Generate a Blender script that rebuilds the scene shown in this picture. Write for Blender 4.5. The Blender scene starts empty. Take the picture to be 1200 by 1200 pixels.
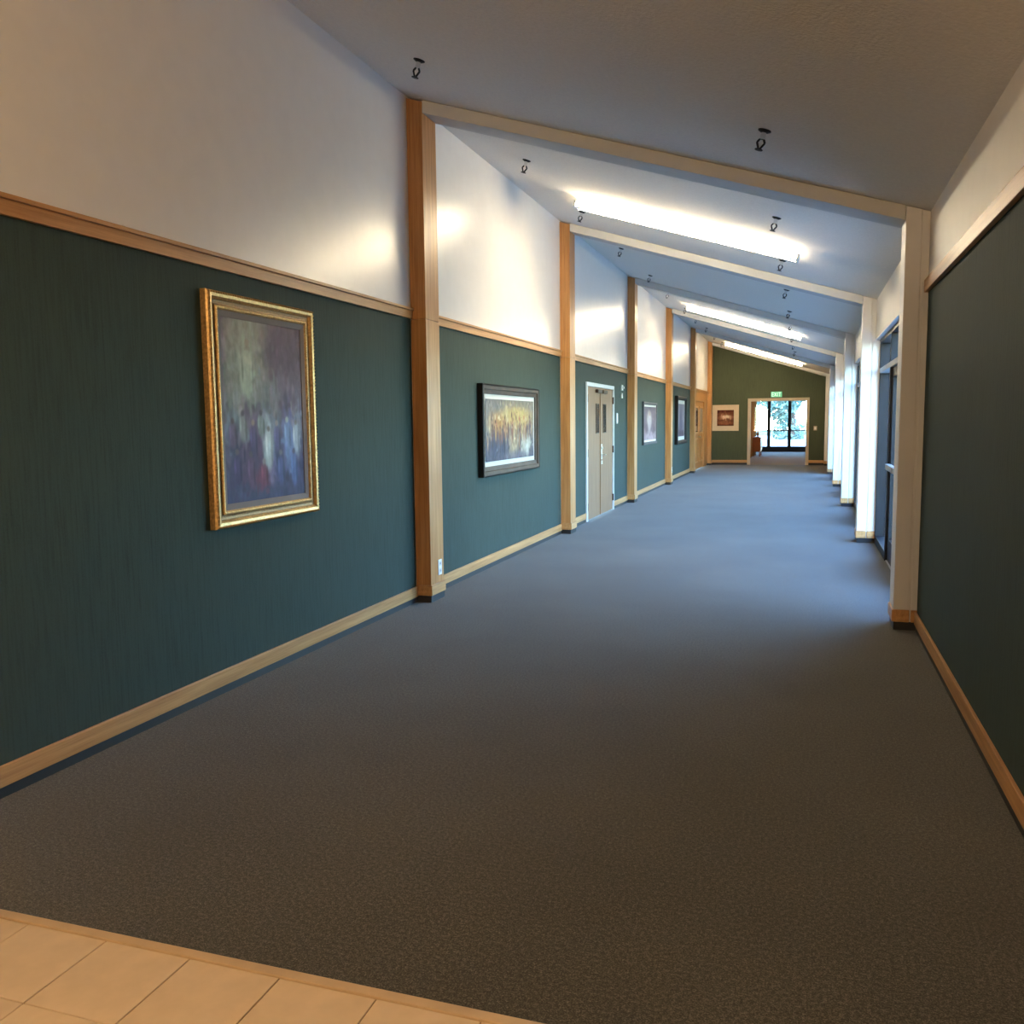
import bpy, bmesh, math, random
import numpy as np
from mathutils import Vector, Matrix

S = bpy.context.scene
COL = S.collection
random.seed(7)

# ------------------------------------------------------------------ camera
CAM_H = 1.55
F_PX, YAW, PITCH, ROLL = 1034.28, 0.3193, 0.1016, -0.0109
cy, sy = math.cos(YAW), math.sin(YAW)
fw = Vector((-sy*math.cos(PITCH), cy*math.cos(PITCH), -math.sin(PITCH)))
rt = Vector((cy, sy, 0)); up = rt.cross(fw)
c_, s_ = math.cos(ROLL), math.sin(ROLL)
r2 = c_*rt + s_*up; u2 = -s_*rt + c_*up
cam = bpy.data.cameras.new('camera'); cam.sensor_width = 36; cam.lens = F_PX/1200*36
cam.clip_start = 0.02; cam.clip_end = 400
co = bpy.data.objects.new('camera', cam); COL.objects.link(co)
m = Matrix((r2, u2, -fw)).transposed().to_4x4(); m.translation = Vector((0, 0, CAM_H))
co.matrix_world = m
S.camera = co

# ------------------------------------------------------------------ world, exposure
SKY = 4.4
w = bpy.data.worlds.new('sky'); S.world = w; w.use_nodes = True
nt = w.node_tree; nt.nodes.clear()
sk = nt.nodes.new('ShaderNodeTexSky'); sk.sky_type = 'NISHITA'; sk.sun_disc = False
sk.sun_elevation = math.radians(38); sk.sun_rotation = math.radians(200); sk.air_density = 1.2; sk.dust_density = 0.4; sk.ozone_density = 1.6
bg = nt.nodes.new('ShaderNodeBackground'); bg.inputs['Strength'].default_value = SKY
ow = nt.nodes.new('ShaderNodeOutputWorld')
tint = nt.nodes.new('ShaderNodeMix'); tint.data_type = 'RGBA'; tint.blend_type = 'MULTIPLY'; tint.inputs[0].default_value = 1
tint.inputs[7].default_value = (0.72, 0.96, 1.22, 1)      # daylight seen by a camera balanced for the warm lamps
nt.links.new(sk.outputs[0], tint.inputs[6]); nt.links.new(tint.outputs[2], bg.inputs[0]); nt.links.new(bg.outputs[0], ow.inputs[0])
vs = S.view_settings
vs.view_transform = 'Standard'; vs.look = 'None'; vs.gamma = 1; vs.use_curve_mapping = False; vs.exposure = 0.0

LAMP = 140.0           # radiance of the fluorescent lenses
FOYER = 55.0          # warm downlights over the tiles (W)

# ------------------------------------------------------------------ dimensions
XL = -3.175           # left wall face
XC = 0.65             # front of the right-hand columns
XH = 0.81             # header wall face above the windows
Y0, SP, PW = 6.93, 4.827, 0.29
YE = Y0 + 5*SP + PW + 0.005   # end wall face
YB = -4.0             # wall behind the camera
SL = 0.312
def zc(x): return 4.23 - SL*(x - XL)
RAIL0, RAIL1 = 2.425, 2.512
HEAD = 2.50

# ------------------------------------------------------------------ materials
def new_mat(name):
    mt = bpy.data.materials.new(name); mt.use_nodes = True
    t = mt.node_tree; b = t.nodes['Principled BSDF']
    return mt, t, b
def N(t, kind, **kw):
    n = t.nodes.new(kind)
    for k, v in kw.items(): setattr(n, k, v)
    return n
def coords(t, scale, rot=(0, 0, 0)):
    tc = N(t, 'ShaderNodeTexCoord'); mp = N(t, 'ShaderNodeMapping')
    mp.inputs['Scale'].default_value = scale; mp.inputs['Rotation'].default_value = rot
    t.links.new(tc.outputs['Object'], mp.inputs[0]); return mp.outputs[0]
def ramp(t, fac, stops):
    r = N(t, 'ShaderNodeValToRGB'); e = r.color_ramp.elements
    while len(e) < len(stops): e.new(0.5)
    for el, (p, c) in zip(e, stops): el.position = p; el.color = (*c, 1)
    t.links.new(fac, r.inputs[0]); return r.outputs[0]
def noise(t, vec, scale, detail=3, rough=0.55):
    n = N(t, 'ShaderNodeTexNoise'); n.inputs['Scale'].default_value = scale
    n.inputs['Detail'].default_value = detail; n.inputs['Roughness'].default_value = rough
    t.links.new(vec, n.inputs['Vector']); return n.outputs['Fac']
def bump(t, b, h, strength, dist):
    bp = N(t, 'ShaderNodeBump'); bp.inputs['Strength'].default_value = strength; bp.inputs['Distance'].default_value = dist
    t.links.new(h, bp.inputs['Height']); t.links.new(bp.outputs[0], b.inputs['Normal'])
def plain(name, col, rough=0.5, metal=0.0, var=0.06, spec=0.5, bscale=None, bstr=0.2, bdist=0.002, vscale=6):
    mt, t, b = new_mat(name)
    v = coords(t, (1, 1, 1)); f = noise(t, v, vscale)
    lo = tuple(max(0, c*(1-var)) for c in col); hi = tuple(min(1, c*(1+var)) for c in col)
    t.links.new(ramp(t, f, [(0.3, lo), (0.7, hi)]), b.inputs['Base Color'])
    b.inputs['Roughness'].default_value = rough; b.inputs['Metallic'].default_value = metal
    b.inputs['Specular IOR Level'].default_value = spec
    if bscale: bump(t, b, noise(t, v, bscale, 4), bstr, bdist)
    return mt
def wood(name, dark, light, axis, rough=0.38, g=1.0):
    mt, t, b = new_mat(name)
    sc = [22*g, 22*g, 22*g]; sc[axis] = 0.9
    v = coords(t, sc)
    f = noise(t, v, 1.3, 6, 0.62)
    sc2 = [160*g]*3; sc2[axis] = 3
    f2 = noise(t, coords(t, sc2), 1.0, 3)
    mx = N(t, 'ShaderNodeMath', operation='MULTIPLY_ADD'); mx.inputs[1].default_value = 0.35
    t.links.new(f2, mx.inputs[0]); t.links.new(f, mx.inputs[2])
    t.links.new(ramp(t, mx.outputs[0], [(0.42, dark), (0.85, light)]), b.inputs['Base Color'])
    b.inputs['Roughness'].default_value = rough; b.inputs['Specular IOR Level'].default_value = 0.22
    bump(t, b, f2, 0.12, 0.001)
    return mt
def emit(name, col, strength):
    mt, t, b = new_mat(name)
    b.inputs['Base Color'].default_value = (*[0.25*q for q in col], 1)
    b.inputs['Emission Color'].default_value = (*col, 1); b.inputs['Emission Strength'].default_value = strength
    return mt
def fabric(name, col):
    mt, t, b = new_mat(name)
    v1 = coords(t, (90, 90, 4)); f1 = noise(t, v1, 1.0, 4)
    v2 = coords(t, (1, 1, 1)); f2 = noise(t, v2, 130, 3); f3 = noise(t, v2, 1.4, 3)
    a = N(t, 'ShaderNodeMath', operation='MULTIPLY_ADD'); a.inputs[1].default_value = 0.5
    t.links.new(f2, a.inputs[0]); t.links.new(f1, a.inputs[2])
    a2 = N(t, 'ShaderNodeMath', operation='MULTIPLY_ADD'); a2.inputs[1].default_value = 0.35
    t.links.new(f3, a2.inputs[0]); t.links.new(a.outputs[0], a2.inputs[2])
    t.links.new(ramp(t, a2.outputs[0], [(0.55, tuple(c*0.78 for c in col)), (1.2, tuple(c*1.22 for c in col))]), b.inputs['Base Color'])
    b.inputs['Roughness'].default_value = 0.75; b.inputs['Specular IOR Level'].default_value = 0.12
    bump(t, b, a.outputs[0], 0.35, 0.003)
    return mt
def carpet_mat():
    mt, t, b = new_mat('carpet_pile')
    v = coords(t, (1, 1, 1))
    f = noise(t, v, 210, 3, 0.7); g = noise(t, v, 75, 2, 0.6); big = noise(t, v, 0.8, 3)
    a = N(t, 'ShaderNodeMath', operation='MULTIPLY_ADD'); a.inputs[1].default_value = 0.45
    t.links.new(g, a.inputs[0]); t.links.new(f, a.inputs[2])
    a2 = N(t, 'ShaderNodeMath', operation='MULTIPLY_ADD'); a2.inputs[1].default_value = 0.16
    t.links.new(big, a2.inputs[0]); t.links.new(a.outputs[0], a2.inputs[2])
    t.links.new(ramp(t, a2.outputs[0], [(0.58, (0.0115, 0.011, 0.0092)), (0.80, (0.043, 0.0405, 0.034)), (1.02, (0.145, 0.136, 0.115))]), b.inputs['Base Color'])
    b.inputs['Roughness'].default_value = 0.95; b.inputs['Specular IOR Level'].default_value = 0.1
    b.inputs['Sheen Weight'].default_value = 0.15
    bump(t, b, a.outputs[0], 0.6, 0.004)
    return mt
def glass_mat():
    mt = bpy.data.materials.new('clear_glass'); mt.use_nodes = True
    t = mt.node_tree; t.nodes.clear()
    ge = N(t, 'ShaderNodeNewGeometry'); dt = N(t, 'ShaderNodeVectorMath', operation='DOT_PRODUCT')
    t.links.new(ge.outputs['Incoming'], dt.inputs[0]); t.links.new(ge.outputs['Normal'], dt.inputs[1])
    ab = N(t, 'ShaderNodeMath', operation='ABSOLUTE'); t.links.new(dt.outputs['Value'], ab.inputs[0])
    om = N(t, 'ShaderNodeMath', operation='SUBTRACT'); om.inputs[0].default_value = 1; t.links.new(ab.outputs[0], om.inputs[1])
    pw = N(t, 'ShaderNodeMath', operation='POWER'); pw.inputs[1].default_value = 5; t.links.new(om.outputs[0], pw.inputs[0])
    ma = N(t, 'ShaderNodeMath', operation='MULTIPLY_ADD'); ma.inputs[1].default_value = 0.9; ma.inputs[2].default_value = 0.04
    t.links.new(pw.outputs[0], ma.inputs[0])
    tr = N(t, 'ShaderNodeBsdfTransparent'); tr.inputs[0].default_value = (0.90, 0.94, 0.95, 1)
    gl = N(t, 'ShaderNodeBsdfGlossy'); gl.inputs['Roughness'].default_value = 0.0
    mx = N(t, 'ShaderNodeMixShader'); o = N(t, 'ShaderNodeOutputMaterial')
    t.links.new(ma.outputs[0], mx.inputs[0]); t.links.new(tr.outputs[0], mx.inputs[1]); t.links.new(gl.outputs[0], mx.inputs[2])
    t.links.new(mx.outputs[0], o.inputs[0])
    return mt
def print_mat(name, rough=0.45, grain=40, amt=0.35, spec=0.5):
    mt, t, b = new_mat(name)
    at = N(t, 'ShaderNodeVertexColor', layer_name='Col')
    f = noise(t, coords(t, (1, 1, 0.6)), grain, 4)
    r = ramp(t, f, [(0.3, (1-amt,)*3), (0.7, (1+amt*0.3,)*3)])
    mx = N(t, 'ShaderNodeMix', data_type='RGBA', blend_type='MULTIPLY'); mx.inputs[0].default_value = 1
    t.links.new(at.outputs[0], mx.inputs[6]); t.links.new(r, mx.inputs[7])
    t.links.new(mx.outputs[2], b.inputs['Base Color']); b.inputs['Roughness'].default_value = rough
    b.inputs['Specular IOR Level'].default_value = spec
    return mt

M = {}
M['white'] = plain('cream_semi_gloss_paint', (0.80, 0.77, 0.72), 0.30, var=0.02, bscale=30, bstr=0.06, spec=0.5)
M['column'] = plain('white_column_paint', (0.70, 0.68, 0.655), 0.5, var=0.02)
M['header'] = plain('cream_wall_paint', (0.76, 0.71, 0.64), 0.5, var=0.02)
M['ceiling'] = plain('textured_ceiling_plaster', (0.79, 0.755, 0.70), 0.9, var=0.04, spec=0.2, bscale=55, bstr=0.7, bdist=0.006, vscale=45)
M['beam'] = plain('cream_beam_plaster', (0.62, 0.605, 0.565), 0.8, var=0.03, spec=0.2, bscale=60, bstr=0.3, bdist=0.004)
M['teal'] = fabric('teal_vinyl_wallcovering', (0.036, 0.054, 0.047))
M['olive'] = fabric('teal_vinyl_warm_tinted', (0.048, 0.058, 0.034))  # same vinyl as teal, with the warm lamp light put into its colour
M['carpet'] = carpet_mat()
M['carpet_tan'] = plain('tan_carpet_warm_tinted', (0.24, 0.175, 0.115), 0.95, var=0.25, spec=0.1, vscale=120, bscale=160, bstr=0.5, bdist=0.003)  # tan carpet, part of its warmth stands in for lamp light on it
M['oak_v'] = wood('honey_oak_upright', (0.30, 0.125, 0.038), (0.56, 0.29, 0.11), 2)
M['oak_y'] = wood('honey_oak_lengthwise', (0.32, 0.145, 0.05), (0.58, 0.32, 0.13), 1)
M['oak_x'] = wood('honey_oak_crosswise', (0.32, 0.145, 0.05), (0.58, 0.32, 0.13), 0)
M['toe'] = plain('black_rubber_toe', (0.012, 0.011, 0.011), 0.6)
M['tan_door'] = wood('tan_birch_veneer', (0.19, 0.095, 0.046), (0.28, 0.15, 0.075), 2, 0.55, 0.7)
M['gold_door'] = wood('golden_maple_veneer', (0.30, 0.135, 0.04), (0.46, 0.235, 0.08), 2, 0.5, 0.8)
M['frame_white'] = plain('white_door_enamel', (0.60, 0.605, 0.615), 0.4, var=0.02, spec=0.3)
M['steel'] = plain('brushed_steel', (0.72, 0.70, 0.66), 0.3, 0.9)
M['chrome'] = plain('polished_chrome', (0.80, 0.80, 0.80), 0.12, 1.0, var=0.01)
M['dark_metal'] = plain('dark_bronze_aluminium', (0.010, 0.010, 0.012), 0.45, 0.0, var=0.1, spec=0.25)
M['grey_metal'] = plain('clear_anodised_aluminium', (0.30, 0.31, 0.33), 0.45, 0.3, var=0.04)
M['black'] = plain('black_lacquer', (0.010, 0.009, 0.009), 0.5, spec=0.15)
M['dark_glass'] = plain('dark_vision_glass', (0.02, 0.022, 0.026), 0.08, var=0.02)
M['glass'] = glass_mat()
M['gold'] = plain('antique_gold_leaf', (0.52, 0.33, 0.13), 0.42, 0.65, var=0.32, bscale=140, bstr=0.5, bdist=0.003, vscale=60)
M['gold_dark'] = plain('dark_gold_leaf', (0.22, 0.115, 0.035), 0.5, 0.5, var=0.35, vscale=70)
M['linen'] = plain('grey_linen_liner', (0.24, 0.205, 0.20), 0.9, spec=0.1, bscale=200, bstr=0.2)
M['mat_white'] = plain('white_mat_board', (0.58, 0.55, 0.50), 0.8, var=0.02, spec=0.1)
M['mat_cream'] = plain('cream_mat_board', (0.56, 0.44, 0.31), 0.8, var=0.03, spec=0.1)
M['bronze'] = plain('bronze_wood_frame', (0.052, 0.032, 0.020), 0.5, 0.0, var=0.3, spec=0.15)
M['silver'] = plain('dull_grey_frame', (0.06, 0.06, 0.065), 0.5, 0.0, var=0.15, spec=0.15)
M['plastic'] = plain('white_plastic', (0.82, 0.80, 0.76), 0.35, var=0.02)
M['tile'] = plain('beige_ceramic_tile', (0.60, 0.46, 0.31), 0.42, var=0.07, vscale=9, bscale=25, bstr=0.08)
M['grout'] = plain('brown_grout', (0.16, 0.10, 0.055), 0.9, bscale=150)
M['threshold'] = plain('tan_threshold_strip', (0.50, 0.36, 0.22), 0.45, var=0.12)
M['print'] = print_mat('oil_print', 0.55, 26, 0.30, 0.12)
M['print_matte'] = print_mat('paper_print', 0.7, 60, 0.15, 0.1)
M['lens'] = emit('fluorescent_tube', (1.0, 0.82, 0.54), LAMP)
M['enamel'] = plain('white_fixture_enamel', (0.85, 0.84, 0.80), 0.4, var=0.02)
M['exit_green'] = emit('exit_sign_face', (0.16, 0.62, 0.30), 0.8)
M['exit_letter'] = emit('exit_sign_letters', (0.75, 1.0, 0.85), 1.1)
M['shade'] = emit('glowing_lamp_shade', (1.0, 0.72, 0.40), 2.5)
M['can'] = emit('downlight_lens', (1.0, 0.62, 0.30), 6.0)
M['casing'] = plain('beige_door_casing', (0.46, 0.36, 0.26), 0.5, var=0.03, spec=0.2)
M['tan_wall'] = plain('tan_wall_paint', (0.36, 0.165, 0.06), 1.0, var=0.04, spec=0.0)
M['concrete'] = plain('pale_concrete', (0.46, 0.45, 0.43), 0.9, var=0.08, vscale=2)
M['grass'] = plain('lawn_green', (0.06, 0.09, 0.04), 0.9, var=0.4, vscale=3)
M['bark'] = plain('brown_bark', (0.10, 0.07, 0.05), 0.9, var=0.3, bscale=30, bstr=0.6, bdist=0.02)
M['leaf'] = plain('green_leaves', (0.05, 0.11, 0.04), 0.6, var=0.5, vscale=2)
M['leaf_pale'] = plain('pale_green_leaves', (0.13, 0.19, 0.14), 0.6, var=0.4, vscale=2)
M['stucco'] = plain('outer_stucco', (0.45, 0.40, 0.33), 0.9, var=0.05)

# ------------------------------------------------------------------ helpers
def box(bm, x0, x1, y0, y1, z0, z1):
    vs_ = [bm.verts.new(p) for p in ((x0,y0,z0),(x1,y0,z0),(x1,y1,z0),(x0,y1,z0),(x0,y0,z1),(x1,y0,z1),(x1,y1,z1),(x0,y1,z1))]
    for f in ((0,3,2,1),(4,5,6,7),(0,1,5,4),(1,2,6,5),(2,3,7,6),(3,0,4,7)): bm.faces.new([vs_[i] for i in f])
    return bm
def bev(bm, r, seg=2):
    bmesh.ops.bevel(bm, geom=[e for e in bm.edges], offset=r, segments=seg, profile=0.6, affect='EDGES'); return bm
def B(x0, x1, y0, y1, z0, z1, r=0.0, seg=2):
    bm = bmesh.new(); box(bm, x0, x1, y0, y1, z0, z1)
    if r: bev(bm, r, seg)
    return bm
def prism(pts, y0, y1, r=0.0):
    """polygon in x,z pushed along y"""
    bm = bmesh.new()
    a = [bm.verts.new((x, y0, z)) for x, z in pts]; b = [bm.verts.new((x, y1, z)) for x, z in pts]
    bm.faces.new(a); bm.faces.new(b[::-1]); n = len(pts)
    for i in range(n): bm.faces.new((a[i], b[i], b[(i+1) % n], a[(i+1) % n]))
    bmesh.ops.recalc_face_normals(bm, faces=bm.faces)
    if r: bev(bm, r)
    return bm
def lathe(pts, n=16, bm=None, o=(0, 0, 0)):
    bm = bm or bmesh.new(); rings = []
    for r, z in pts:
        rings.append([bm.verts.new((o[0]+r*math.cos(2*math.pi*i/n), o[1]+r*math.sin(2*math.pi*i/n), o[2]+z)) for i in range(n)])
    for a, b in zip(rings, rings[1:]):
        for i in range(n): bm.faces.new((a[i], a[(i+1) % n], b[(i+1) % n], b[i]))
    bm.faces.new(rings[0][::-1]); bm.faces.new(rings[-1])
    bmesh.ops.recalc_face_normals(bm, faces=bm.faces)
    return bm
def rod(bm, a, b, r, n=8):
    a, b = Vector(a), Vector(b); d = (b-a).normalized()
    t = d.orthogonal().normalized(); s = d.cross(t)
    A = [bm.verts.new(a + r*(math.cos(2*math.pi*i/n)*t + math.sin(2*math.pi*i/n)*s)) for i in range(n)]
    Bv = [bm.verts.new(b + r*(math.cos(2*math.pi*i/n)*t + math.sin(2*math.pi*i/n)*s)) for i in range(n)]
    for i in range(n): bm.faces.new((A[i], A[(i+1) % n], Bv[(i+1) % n], Bv[i]))
    bm.faces.new(A[::-1]); bm.faces.new(Bv)
    return bm
def obj(name, bm, mat, parent=None, smooth=False):
    me = bpy.data.meshes.new(name); bm.to_mesh(me); bm.free()
    me.materials.append(M[mat] if isinstance(mat, str) else mat)
    if smooth:
        for p in me.polygons: p.use_smooth = True
    o = bpy.data.objects.new(name, me); COL.objects.link(o)
    if parent: o.parent = parent
    return o
def tag(o, label, cat, group=None):
    o['label'] = label; o['category'] = cat
    if group: o['group'] = group
    return o
def thing(name, label, cat, loc=(0, 0, 0), rz=0.0, group=None):
    o = bpy.data.objects.new(name, None); o.empty_display_size = 0.1; COL.objects.link(o)
    o.location = loc; o.rotation_euler = (0, 0, rz)
    return tag(o, label, cat, group)
def struct(name, bm, mat, parent=None):
    o = obj(name, bm, mat, parent)
    if parent is None: o['kind'] = 'structure'
    return o
def sgroup(name, loc=(0, 0, 0)):
    o = bpy.data.objects.new(name, None); COL.objects.link(o); o.location = loc; o['kind'] = 'structure'; return o
def dup(root, label, loc=None):
    r = root.copy(); COL.objects.link(r)
    if loc is not None: r.location = loc
    if label: r['label'] = label
    for ch in list(root.children):
        c = ch.copy(); COL.objects.link(c); c.parent = r
        for g in list(ch.children):
            d = g.copy(); COL.objects.link(d); d.parent = c
    return r

def PY(i): return Y0 + (i-1)*SP          # near face of pilaster / column line i

# ================================================================== SETTING
# floor
struct('floor', B(XL-0.15, 1.1, 2.045, YE+0.1, -0.15, 0.0), 'carpet')
struct('floor', B(XL-0.15, 1.1, YE+0.1, 46.0, -0.15, 0.0), 'carpet_tan')
bed = struct('floor', B(XL-0.15, 1.1, YB, 2.012, -0.15, -0.004), 'grout')
struct('trim_1', B(XL, 1.0, 2.012, 2.046, -0.02, 0.006, 0.003), 'threshold')
tsz, gap = 0.302, 0.0035
tile_mesh = None
for i in range(-5, 9):
    for j in range(0, 9):
        x0 = -1.67 + i*0.302; y1 = 2.011 - j*0.302
        if x0 < XL-0.01 or x0+0.3 > 0.84: continue
        if tile_mesh is None:
            o = obj('tile', B(0, tsz-gap, -(tsz-gap), 0, -0.012, 0.001, 0.0012, 1), 'tile', bed); tile_mesh = o.data
        else:
            o = bpy.data.objects.new('tile', tile_mesh); COL.objects.link(o); o.parent = bed
        o.location = (x0+gap/2, y1-gap/2, random.uniform(-0.0006, 0.0006))
# ceiling
cl = struct('ceiling', prism([(XL-0.15, zc(XL-0.15)), (1.1, zc(1.1)), (1.1, zc(1.1)+0.25), (XL-0.15, zc(XL-0.15)+0.25)], YB, YE+0.2), 'ceiling')
# left wall: a panel of wallcovering below and painted plaster above in every bay
wl = sgroup('wall_left')
D3 = (13.24, 15.29, 2.15); D6 = (27.05, 30.75, 2.24)
bays = [(YB, PY(1))] + [(PY(i)+PW, PY(i+1)) for i in range(1, 6)]
for k, (a, b) in enumerate(bays):
    obj('upper_panel', B(XL-0.15, XL, a, b, RAIL1-0.03, zc(XL)+0.02), 'white', wl)
    if k == 2: cut = D3
    elif k == 5: cut = D6
    else: cut = None
    low = bmesh.new()
    if cut:
        box(low, XL-0.15, XL, a, cut[0], 0, RAIL0+0.03); box(low, XL-0.15, XL, cut[1], b, 0, RAIL0+0.03)
        box(low, XL-0.15, XL, cut[0], cut[1], cut[2], RAIL0+0.03)
        segs = [(a, cut[0]-0.02), (cut[1]+0.02, b)]
    else:
        box(low, XL-0.15, XL, a, b, 0, RAIL0+0.03); segs = [(a, b)]
    obj('lower_panel', low, 'teal' if k < 5 else 'oak_v', wl)
    if k < 5 or True:
        t = struct('trim_%d' % (k+2), B(XL, XL+0.022, a, b, RAIL0, RAIL1-0.022, 0.002), 'oak_y')
        obj('cap', B(XL, XL+0.036, a, b, RAIL1-0.022, RAIL1, 0.005), 'oak_y', t)
    for (p, q) in segs:
        if q-p < 0.05: continue
        bb = struct('baseboard_left', B(XL, XL+0.018, p, q, 0.048, 0.138, 0.004), 'oak_y')
        obj('toe_strip', B(XL, XL+0.008, p, q, 0.0, 0.048), 'toe', bb)
for i in range(1, 7):   # wall behind the pilasters
    obj('pier_core', B(XL-0.15, XL, PY(i), PY(i)+PW, 0, zc(XL)+0.02), 'white', wl)
# end wall, with its opening
OX0, OX1, OH = -1.74, 0.06, 2.16
ew = sgroup('wall_end')
e = bmesh.new()
pts = [(XL+0.001, 0), (OX0-0.1, 0), (OX0-0.1, zc(OX0-0.1)), (XL+0.001, zc(XL+0.001))]
obj('wall_panel', prism(pts, YE, YE+0.18), 'olive', ew)
obj('wall_panel', prism([(OX1+0.1, 0), (0.95, 0), (0.95, zc(0.95)), (OX1+0.1, zc(OX1+0.1))], YE, YE+0.18), 'olive', ew)
obj('wall_panel', prism([(OX0-0.1, OH+0.1), (OX1+0.1, OH+0.1), (OX1+0.1, zc(OX1+0.1)), (OX0-0.1, zc(OX0-0.1))], YE, YE+0.18), 'olive', ew)
dc = sgroup('trim_8')
obj('jamb', B(OX0-0.1, OX0, YE-0.025, YE+0.20, 0, OH+0.1, 0.004), 'casing', dc)
obj('jamb', B(OX1, OX1+0.1, YE-0.025, YE+0.20, 0, OH+0.1, 0.004), 'casing', dc)
obj('head_casing', B(OX0, OX1, YE-0.025, YE+0.20, OH, OH+0.1, 0.004), 'casing', dc)
for (a, b) in ((-3.03, OX0-0.1), (OX1+0.1, XC)):
    bb = struct('baseboard_end', B(a, b, YE-0.02, YE, 0.075, 0.165, 0.004), 'oak_x')
    obj('toe_strip', B(a, b, YE-0.012, YE, 0, 0.075), 'toe', bb)
# right side: solid wall in the near bay, header over the windows beyond
wr = sgroup('wall_right')
obj('lower_panel', B(XH, 1.05, YB, PY(1), 0, RAIL0+0.03), 'teal', wr)
obj('upper_panel', prism([(XH, RAIL0+0.03), (1.05, RAIL0+0.03), (1.05, zc(1.05)+.02), (XH, zc(XH)+.02)], YB, PY(1)), 'header', wr)
obj('header', prism([(XH, HEAD), (1.05, HEAD), (1.05, zc(1.05)+.02), (XH, zc(XH)+.02)], PY(1), YE), 'header', wr)
t = struct('trim_9', B(XH-0.03, XH, YB, PY(1), RAIL0, RAIL1, 0.004), 'oak_y')
bb = struct('baseboard_right', B(XH-0.018, XH, YB, PY(1), 0.048, 0.138, 0.004), 'oak_y')
obj('toe_strip', B(XH-0.008, XH, YB, PY(1), 0, 0.048), 'toe', bb)
obj('lower_panel', B(XH, 1.05, PY(5)+PW, PY(6), 0, HEAD), 'header', wr)
bb = struct('baseboard_right', B(XH-0.018, XH, PY(5)+PW+0.012, PY(6)-0.012, 0.06, 0.15, 0.004), 'oak_y')
obj('toe_strip', B(XH-0.008, XH, PY(5)+PW, PY(6), 0, 0.06), 'toe', bb)
struct('wall_back', B(XL-0.15, 1.1, YB-0.15, YB, -0.15, 4.6), 'white')

# ================================================================== PILASTERS, COLUMNS, BEAMS
ordn = ['first', 'second', 'third', 'fourth', 'fifth', 'sixth']
pil_lab = ['nearest honey oak pilaster, between gilt portrait bay and panoramic painting bay',
           'second honey oak pilaster, between panoramic painting and tan double doors',
           'third honey oak pilaster, just beyond the tan double doors',
           'fourth honey oak pilaster, with small white outlet, between the two upright pictures',
           'fifth honey oak pilaster, just before the golden wooden doors',
           'farthest honey oak pilaster, in the left corner against the olive end wall']
PD = 0.14
pil0 = None
for i in range(1, 7):
    loc = (XL, PY(i), 0)
    if pil0 is None:
        p = thing('wooden_pilaster', pil_lab[0], 'pilaster', loc, 0, 'oak pilasters along the left wall')
        zt = 4.23 - SL*PD - 0.008
        obj('upper_casing', prism([(0.002, 2.42), (PD, 2.42), (PD, zt-0.008), (0.002, zt+SL*PD-0.008)], 0.002, PW-0.002, 0.004), 'oak_v', p)
        obj('lower_casing', B(0.002, PD, 0.002, PW-0.002, 0.145, 2.417, 0.004), 'oak_v', p)
        obj('plinth', B(0.002, PD+0.016, -0.014, PW+0.003, 0.06, 0.15, 0.005), 'oak_y', p)
        obj('toe', B(0.002, PD+0.003, -0.004, PW+0.002, 0.0, 0.06), 'toe', p)
        pil0 = p
    else: dup(pil0, pil_lab[i-1], loc)
col_lab = ['nearest white column, at right edge before the first window bay',
           'second white column from the camera, between the first and second window bays',
           'third white column from the camera, between the second and third window bays',
           'fourth white column from the camera, between the third and fourth window bays',
           'fifth white column from the camera, between the fourth and fifth window bays',
           'farthest white column, against the olive end wall']
c0 = None
for i in range(1, 7):
    loc = (XC, PY(i), 0)
    if c0 is None:
        p = thing('white_column', col_lab[0], 'column', loc, 0, 'white columns along the window side')
        def zx(x): return zc(XC+x) - 0.004
        obj('front_shaft', prism([(0, 0.15), (0.105, 0.15), (0.105, zx(0.105)), (0, zx(0))], 0, PW, 0.006), 'column', p)
        obj('neck', prism([(0.105, 0.06), (0.122, 0.06), (0.122, HEAD), (0.158, HEAD), (0.158, zx(0.158)), (0.105, zx(0.105))], 0.012, PW-0.012), 'column', p)
        obj('rear_shaft', B(0.122, 0.4, 0, PW, 0.15, HEAD-0.001, 0.006), 'column', p)
        obj('base_block', B(-0.01, 0.108, -0.01, PW+0.01, 0.06, 0.15, 0.006), 'oak_y', p)
        obj('base_block', B(0.119, 0.4, -0.01, PW+0.01, 0.06, 0.15, 0.006), 'oak_y', p)
        obj('toe', B(0.004, 0.4, 0.002, PW-0.002, 0, 0.06), 'toe', p)
        c0 = p
    else: dup(c0, col_lab[i-1], loc)
bm_lab = ['nearest sloping cream ceiling beam, from nearest oak pilaster down to nearest column',
          'second sloping cream ceiling beam, just behind the largest glowing ceiling light',
          'third sloping cream ceiling beam, just before the second glowing ceiling light',
          'fourth sloping cream ceiling beam, just behind the second glowing ceiling light',
          'fifth sloping cream ceiling beam, just before the farthest glowing ceiling light',
          'farthest sloping cream ceiling beam, against the top of the olive end wall']
b0 = None
for i in range(1, 7):
    xa, xb = XL+PD+0.003, XC-0.003
    if b0 is None:
        o = obj('ceiling_beam', prism([(xa, zc(xa)-0.105), (xb, zc(xb)-0.105), (xb, zc(xb)-0.002), (xa, zc(xa)-0.002)], 0, PW, 0.006), 'beam')
        tag(o, bm_lab[0], 'beam', 'sloping ceiling beams'); b0 = o
    else:
        o = b0.copy(); COL.objects.link(o); o['label'] = bm_lab[i-1]
    o.location = (0, PY(i), 0)

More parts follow.
